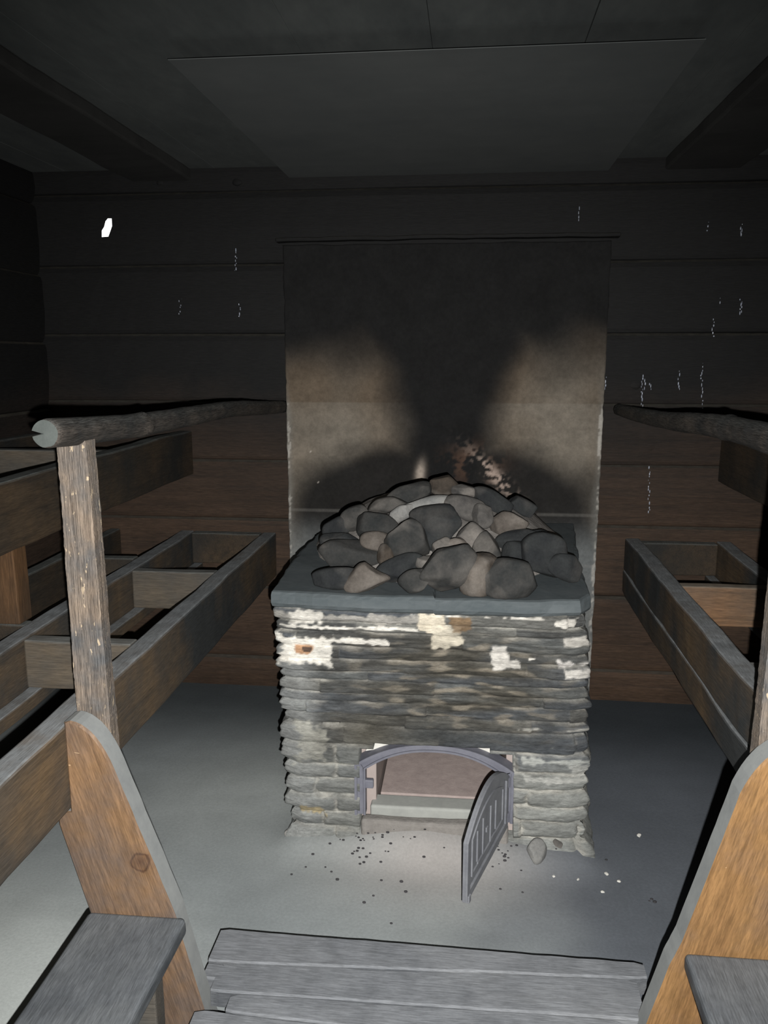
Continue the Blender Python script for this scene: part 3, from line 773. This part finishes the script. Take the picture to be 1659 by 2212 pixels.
# ------------------------------------------------------------------ benches
def mirror(x): return -.18 - x
def bench(side):
    L = side == 'left'
    fx = (lambda a, b: (a, b)) if L else (lambda a, b: tuple(sorted((mirror(a), mirror(b)))))
    root = empty('bench_frame', (-1.03 if L else .85, 2.0, 0))
    tag(root, 'lower bench frame of open rails and cross pieces %s of the stove' % side, 'bench', 'lower bench frames on both sides')
    a, b = fx(-.90, -.84)
    if L: box_part('front_rail', M['rail'], root, a, b, -.69, 3.48, .535, .73, bev=.006, wob=.003, seed=1)
    else:
        rl = box_part('front_rail', M['rail'], root, a, b, -.69, 3.48, .60, .74, bev=.006, wob=.004, seed=2)
        box_part('lower_rail', M['rail'], root, a - .004, b - .004, 1.602, 3.48, .505, .60, bev=.006, wob=.004, seed=6)
    a, b = fx(-1.27, -1.21)
    box_part('back_rail', M['rail'], root, a, b, -.69, 3.48, .55, .73, bev=.006, wob=.003, seed=3)
    a, b = fx(-1.209, -1.17)
    box_part('ledger_strip', M['rail'], root, a, b, -.6, 3.46, .55, .59, bev=.004, wob=.002, seed=4)
    if L:
        box_part('outer_rail', M['rail_dark'], root, -1.60, -1.55, 1.0, 3.48, .55, .73, bev=.006, wob=.003, seed=8)
    for i, y in enumerate((3.43, 2.78, 2.04, 1.1, .2)):
        a, b = fx(-1.208, -.902)
        box_part('cross_piece', M['rail_dark'] if i == 0 else M['cross' if (L or i != 1) else 'cross_warm'], root, a, b, y, y + .05, .592, .728, bev=.005, wob=.003, seed=i + 20)
    if L:
        for y in (2.95, 2.165, .505):
            box_part('outer_cross_piece', M['rail_dark'], root, -1.55, -1.272, y, y + .05, .592, .728, bev=.005, wob=.003, seed=int(y * 9))
        for y in (.4, ): box_part('leg', M['cross'], root, -1.6, -1.55, y, y + .07, 0, .55, bev=.004)
    for y in (.4, ):
        a, b = fx(-1.27, -1.21); box_part('leg', M['cross'], root, a, b, y, y + .07, 0, .55, bev=.004)
    return root
BL = bench('left'); BR = bench('right')

# raked end panels
def panel(root, outline, mat, y0, y1, seed):
    """outline in (x,z); rounded head; front face keeps the wood, the narrow edge is dusty"""
    bm = bmesh.new(); n = len(outline)
    def ins(k, d):
        a = Vector(outline[k - 1]); b = Vector(outline[(k + 1) % n]); t_ = (b - a).normalized(); return Vector(outline[k]) + Vector((t_.y, -t_.x)) * d
    area = sum(outline[i][0] * outline[(i + 1) % n][1] - outline[(i + 1) % n][0] * outline[i][1] for i in range(n))
    sgn = -1 if area > 0 else 1
    rings = []
    for (y, d) in ((y0, .005), (y0 + .005, 0), (y1 - .005, 0), (y1, .005)):
        rings.append([bm.verts.new(((q := ins(k, d * sgn)).x + .0015 * N3(q.y * 20, k, seed), y, q.y)) for k in range(n)])
    f = bm.faces.new(rings[0]); f.material_index = 0
    f = bm.faces.new(rings[-1][::-1]); f.material_index = 0
    for a, b in zip(rings, rings[1:]):
        for k in range(n):
            f = bm.faces.new((a[k], a[(k + 1) % n], b[(k + 1) % n], b[k])); f.material_index = 0 if a is rings[0] else 1
    bmesh.ops.recalc_face_normals(bm, faces=bm.faces)
    o = obj('end_panel', bm, [mat, M['edge']], root, ((outline[0][0] + outline[n // 2][0]) / 2, y0, 0))
    return o
def arc(p0, p1, p2, n=8):
    out = []
    for i in range(n + 1):
        t_ = i / n; out.append(tuple(p0[k] * (1 - t_) ** 2 + 2 * p1[k] * t_ * (1 - t_) + p2[k] * t_ * t_ for k in range(2)))
    return out
def sub(pts, n=5):
    out = []
    for a, b in zip(pts, pts[1:]):
        for i in range(n): out.append((a[0] + (b[0] - a[0]) * i / n, a[1] + (b[1] - a[1]) * i / n))
    return out + [pts[-1]]
left_out = [(-.839, .533), (-.839, .738)] + arc((-.825, .742), (-.765, .735), (-.728, .615), 10) + sub([(-.728, .615), (-.684, .49), (-.618, .30), (-.606, .245), (-.547, .002)])[1:] + [(-.735, .002)] + sub([(-.735, .002), (-.868, .50), (-.868, .533)], 3)[1:]
right_out = [(.659, .60), (.659, .765)] + arc((.64, .765), (.575, .75), (.540, .655), 10) + sub([(.540, .655), (.508, .53), (.452, .32), (.430, .262), (.361, .002)])[1:] + [(.60, .002)] + sub([(.60, .002), (.688, .50), (.688, .598)], 3)[1:]
for y in (1.54, .3):
    p = panel(BL, left_out, M['panel'], y, y + .06, 3); p['label'] = 'raked orange-brown end board with rounded head'
    p = panel(BR, right_out, M['panel_r'], y, y + .06, 5); p['label'] = 'raked bright orange end board with rounded head'

# foot boards of the benches
def footb(side):
    L = side == 'left'
    a, b = (-.812, -.592) if L else (.455, .70)
    bm = board(a, b, .36, 1.538, .262, .302, bev=.012, wob=.002, seed=31 if L else 33, segs=4)
    o = empty('foot_board', ((a + b) / 2, .95, .262))
    tag(o, 'worn grey foot board fixed low against the end board of the %s bench' % side, 'foot board', 'foot boards along the aisle')
    obj('board', bm, M['foot'], o, ((a + b) / 2, .95, .262))
    for y in (.45, 1.42):
        obj('bracket', board(a + .03, b - .03, y, y + .045, 0, .262, bev=.004), M['cross'], o, ((a + b) / 2, y, .0))
footb('left'); footb('right')

# upper benches
def upper(side):
    L = side == 'left'
    fx = (lambda a, b: (a, b)) if L else (lambda a, b: tuple(sorted((mirror(a), mirror(b)))))
    root = empty('upper_bench_frame', (-1.4 if L else 1.2, 2.2, 0))
    tag(root, 'dark upper bench frame high on the %s side, its rail running into the back wall' % side, 'bench', 'upper bench frames on both sides')
    a, b = fx(-1.255, -1.20); box_part('front_rail', M['rail_dark'], root, a, b, -.69, 3.48, .985, 1.175, bev=.006, wob=.003, seed=41)
    a, b = fx(-1.84, -1.79); box_part('back_rail', M['rail_dark'], root, a, b, -.69, 3.48, .985, 1.175, bev=.006, wob=.003, seed=42)
    for y in (2.72, 1.9, .6):
        a, b = fx(-1.789, -1.257); box_part('cross_piece', M['cross'], root, a, b, y, y + .05, 1.06, 1.172, bev=.005, wob=.002, seed=int(y * 10))
    for y in (2.16, .5):
        a, b = fx(-1.375, -1.285)
        box_part('post', M['warm_post'], root, a, b, y, y + .07, .73 if L else 0, 1.06, bev=.004, seed=9)
    a, b = fx(-1.375, -1.257)
    for y in (2.16, .5): box_part('bearer', M['rail_dark'], root, a, b, y, y + .07, 1.06, 1.12, bev=.004, seed=12)
    return root
upper('left'); upper('right')

# ------------------------------------------------------------------ handrails
def handrail(side):
    L = side == 'left'
    if L: A, B, r0, r1 = Vector((-.800, 1.485, 1.352)), Vector((-.80, 3.50, 1.285)), .0290, .026
    else: A, B, r0, r1 = Vector((.640, 1.46, 1.318)), Vector((.610, 3.50, 1.285)), .034, .024
    root = empty('handrail', (A.x, 1.6, .74))
    tag(root, 'round grey pole handrail above the %s bench%s' % (side, ', its cracked sawn end showing' if L else ', its near end out of view'), 'handrail', 'pole handrails above the bench rails')
    bm = bmesh.new(); rings = []; n = 110; m_ = 28
    kn = [random.Random(7 + L).uniform(0, 1) for _ in range(7)]; ka = [random.Random(17 + L + i).uniform(0, 6.28) for i in range(7)]
    for i in range(n + 1):
        t_ = i / n; c = A.lerp(B, t_); c = c + Vector((.010 * N3(t_ * 2, 1, L), 0, .012 * N3(t_ * 2.5, 4, L)))
        if not L: c.z += .012 * math.sin(t_ * 5)
        r = r0 + (r1 - r0) * t_ + .0018 * N3(t_ * 9, 2, L)
        if i == 0: r -= .003
        ring = []
        for k in range(m_):
            a = math.tau * k / m_; rr = r + .0012 * N3(math.cos(a) * 2, math.sin(a) * 2, t_ * 30)
            for q in range(7): rr += .0028 * math.exp(-((t_ - kn[q]) / .008) ** 2 - (((a - ka[q] + math.pi) % math.tau - math.pi) / .5) ** 2)
            if L and i < 9 and abs(a - math.pi) < .12: rr -= .020 * (1 - i / 9)
            ring.append(bm.verts.new(c + Vector((math.cos(a) * rr, 0, math.sin(a) * rr))))
        rings.append(ring)
    for a, b in zip(rings, rings[1:]):
        for k in range(m_): bm.faces.new((a[k], a[(k + 1) % m_], b[(k + 1) % m_], b[k])).smooth = True
    cen = bm.verts.new(A + Vector((0, -.003, 0)))
    for k in range(m_):
        f = bm.faces.new((cen, rings[0][k], rings[0][(k + 1) % m_])); f.material_index = 1
    bm.faces.new(rings[-1])
    bmesh.ops.recalc_face_normals(bm, faces=bm.faces)
    obj('pole', bm, [M['pole'], M['polend']], root, tuple(A))
    # split, weathered post
    if L: x0, x1 = -.839, -.780
    else: x0, x1 = .594, .659
    zt = A.z - r0 + (.004 if L else .008)
    bm = bmesh.new(); prof = [(x0, 1.602), (x1 - (.0), 1.602), (x1, 1.640), (x0, 1.640)]; rr = []
    nz = 150
    for j in range(nz + 1):
        z = .536 + (zt - .536) * j / nz; ring = []
        tl = (1 - j / nz)
        for k, (x, y) in enumerate(prof):
            e = .0020 * N3(k * 3.3, z * 9, 1) + .0016 * N3(k * 5.1, z * 60, 2) + .0008 * N3(k, z * 170, 3)
            wx = (.004 + .014 * tl) if k in (1, 2) and L else 0
            wx = -(.002 + .008 * tl) if k in (0, 3) and not L else wx
            ring.append(bm.verts.new((x + wx + e, y - abs(e) * .3 * (k < 2) - (.0), z)))
        rr.append(ring)
    for a, b in zip(rr, rr[1:]):
        for k in range(4): bm.faces.new((a[k], a[(k + 1) % 4], b[(k + 1) % 4], b[k]))
    bm.faces.new(rr[0]); bm.faces.new(rr[-1][::-1]); bmesh.ops.recalc_face_normals(bm, faces=bm.faces)
    o = obj('post', bm, M['post'], root, ((x0 + x1) / 2, 1.62, .54)); o['label'] = 'splintered pale brown plank post'
handrail('left'); handrail('right')

# ------------------------------------------------------------------ entrance step of planks
st = empty('entrance_step', (-.08, 1.4, 0)); tag(st, 'low step of worn grey planks on the floor in the foreground', 'step')
def plank(pts, z1, seed, z0=.055):
    n = 48
    bm = bmesh.new(); rg = []
    (xa, ya0, ya1), (xb, yb0, yb1) = pts
    for i in range(n + 1):
        t_ = i / n; x = xa + (xb - xa) * t_; f = ya0 + (yb0 - ya0) * t_; b = ya1 + (yb1 - ya1) * t_
        b += .004 * N3(x * 4, seed, 1) + .0015 * N3(x * 20, seed, 2); f += .002 * N3(x * 6, seed, 4)
        if i in (0, n): b -= .006; f += .003
        z = z1 + .002 * N3(x * 3, seed, 5)
        rg.append([bm.verts.new(c) for c in ((x, f, z0), (x, f, z - .004), (x, f + .004, z), (x, (f + b) / 2, z), (x, b - .004, z), (x, b, z - .005), (x, b, z0))])
    for a, b in zip(rg, rg[1:]):
        for k in range(7): bm.faces.new((a[k], a[(k + 1) % 7], b[(k + 1) % 7], b[k]))
    bm.faces.new(rg[0]); bm.faces.new(rg[-1][::-1]); bmesh.ops.recalc_face_normals(bm, faces=bm.faces)
    return bm
obj('plank', plank(((-.588, 1.652, 1.765), (.428, 1.702, 1.752)), .100, 1), M['step'], st, (-.08, 1.7, .06))
p2 = plank(((-.586, 1.604, 1.650), (-.550, 1.604, 1.652)), .0968, 2)
me_ = bpy.data.meshes.new('t2'); q2 = plank(((-.556, 1.567, 1.6515), (.402, 1.582, 1.700)), .097, 2); q2.to_mesh(me_); q2.free(); p2.from_mesh(me_)
obj('plank', p2, M['step'], st, (-.08, 1.62, .06))
obj('plank', plank(((-.505, 1.512, 1.563), (.345, 1.47, 1.577)), .098, 3), M['step'], st, (-.08, 1.52, .06))
for i, (y0, y1) in enumerate(((1.40, 1.508), (1.29, 1.398), (1.18, 1.288), (1.07, 1.178))):
    obj('plank', plank(((-.568 + .01 * i, y0, y1), (.40, y0, y1 - (.04 if i == 0 else 0))), .101 if i == 0 else .1, 4 + i), M['step'], st, (-.08, y0, .06))
for x in (-.40, -.05, .28):
    obj('bearer', board(x, x + .05, 1.08, 1.74, .002, .055, bev=.003), M['cross'], st, (x, 1.4, 0))

# ------------------------------------------------------------------ small things on the floor
def chip(px, py, r, mat, lab, cat='stone', name='floor_stone', flat=.5, seed=0, group=None, zb=.004, wr=1.0):
    p = at(px, py, 'z', zb); b2 = rock_bm((r * wr, r * .8, r * flat), seed + 300, 0, seed)
    zmin = min(v.co.z for v in b2.verts); c = Vector((p.x, p.y, zb - zmin - .002))
    bmesh.ops.translate(b2, verts=b2.verts, vec=c)
    tag(obj(name, b2, M[mat], origin=tuple(c), smooth=True), lab, cat, group)
chip(1158, 1862, .034, 'rock_pale', 'rounded pale stone lying on the floor in front of the right foot of the stove', flat=1.1, seed=1)
chip(1098, 1828, .036, 'rock_pale', 'flat pale chip on the floor beside the open iron door', flat=.25, seed=2, zb=.02, wr=1.0)
chip(1205, 1838, .030, 'rock_grey', 'dusty grey lump on the floor at the front right corner of the stove', flat=.8, seed=3, zb=.01)
chip(626, 1806, .018, 'rock_pale', 'small light chip on the floor at the front left corner of the stove', flat=.7, seed=4, zb=.01)
for i, (px, py, r, lb) in enumerate(((1380, 1806, .009, 'white mortar crumb on the floor, farthest right of the scattered crumbs'), (1310, 1888, .007, 'white mortar crumb on the floor, nearest below the stove corner on the right'), (1337, 1904, .006, 'white mortar crumb second lowest on the right-hand floor'),
        (1249, 1900, .005, 'tiny white crumb on the floor directly below the rounded pale stone'), (1196, 1893, .005, 'tiny white crumb just below the rounded pale stone'), (1302, 1927, .006, 'white mortar crumb lowest of those on the right-hand floor'))):
    chip(px, py, r, 'plaster', lb, 'crumb', 'mortar_crumb', .5, i + 20, 'white crumbs scattered on the floor')
def GZ(x, y):
    dx = max(-.50 - x, x - .34, 0); dy = max(2.30 - y, 0)
    return .003 + .030 * math.exp(-(math.hypot(dx, dy) / .07) ** 2) + .05 * math.exp(-((x + .10) / .22) ** 2 - ((y - 2.30) / .09) ** 2)
bm = bmesh.new(); rnd = random.Random(5)
for (cx_, cy_, sx, sy, n_) in ((800, 1832, 34, 16, 60), (1075, 1856, 16, 9, 26), (880, 1880, 200, 40, 26), (1402, 1945, 8, 3, 3)):
    for _ in range(n_):
        p = at(cx_ + rnd.gauss(0, sx), cy_ + rnd.gauss(0, sy), 'z', .006)
        bmesh.ops.create_icosphere(bm, subdivisions=1, radius=rnd.uniform(.002, .005), matrix=Matrix.Translation((p.x, p.y, GZ(p.x, p.y))) @ Matrix.Diagonal((1.3, 1, .7, 1)))
tag(obj('charcoal_crumbs', bm, M['charcoal'], origin=(-.1, 2.2, 0)), 'scattered dark charcoal crumbs on the floor in front of the stove', 'charcoal', kind='stuff')

# glossy resin runs on the smoked logs (parts of the wall)
rnd = random.Random(8)
def drip(px, py0, py1, wid=.004):
    bm = bmesh.new()
    y = py0
    while y < py1:
        p = at(px + rnd.uniform(-2.5, 2.5), y, 'y', WB - .004)
        bmesh.ops.create_icosphere(bm, subdivisions=2, radius=1, matrix=Matrix.Translation(p) @ Matrix.Diagonal((wid * rnd.uniform(.25, .7), .003, wid * rnd.uniform(.6, 2.2), 1)))
        y += rnd.uniform(3, 10)
    obj('resin_run', bm, M['resin'], wall, tuple(at(px, py0, 'y', WB)), smooth=True)
for a in ((506, 620, 650), (517, 640, 684), (389, 650, 682), (510, 540, 600), (395, 610, 650), (1466, 795, 850), (1516, 785, 892), (1387, 812, 880), (1392, 822, 845), (1404, 830, 845),
          (1556, 640, 655), (1600, 640, 680), (1602, 440, 510), (1530, 480, 500), (1402, 1010, 1110), (1540, 690, 760), (1250, 450, 480), (1308, 815, 845)): drip(*a)
# old knots in the wall logs
for (px, py, r) in ((512, 392, .022), (512, 505, .03), (1375, 830, .03), (1405, 962, .035), (30, 480, .03), (65, 590, .03), (345, 392, .02), (1565, 490, .03)):
    p = at(px, py, 'y', WB)
    bm = bmesh.new(); bmesh.ops.create_icosphere(bm, subdivisions=3, radius=1, matrix=Matrix.Translation((p.x, WB + .004, p.z)) @ Matrix.Diagonal((r, .008, r * .8, 1)))
    for v in bm.verts: v.co += Vector((.004 * N3(v.co.x * 60, v.co.z * 60, 1), 0, .004 * N3(v.co.x * 60, v.co.z * 60, 4)))
    obj('knot', bm, M['log'], wall, (p.x, WB, p.z), smooth=True)
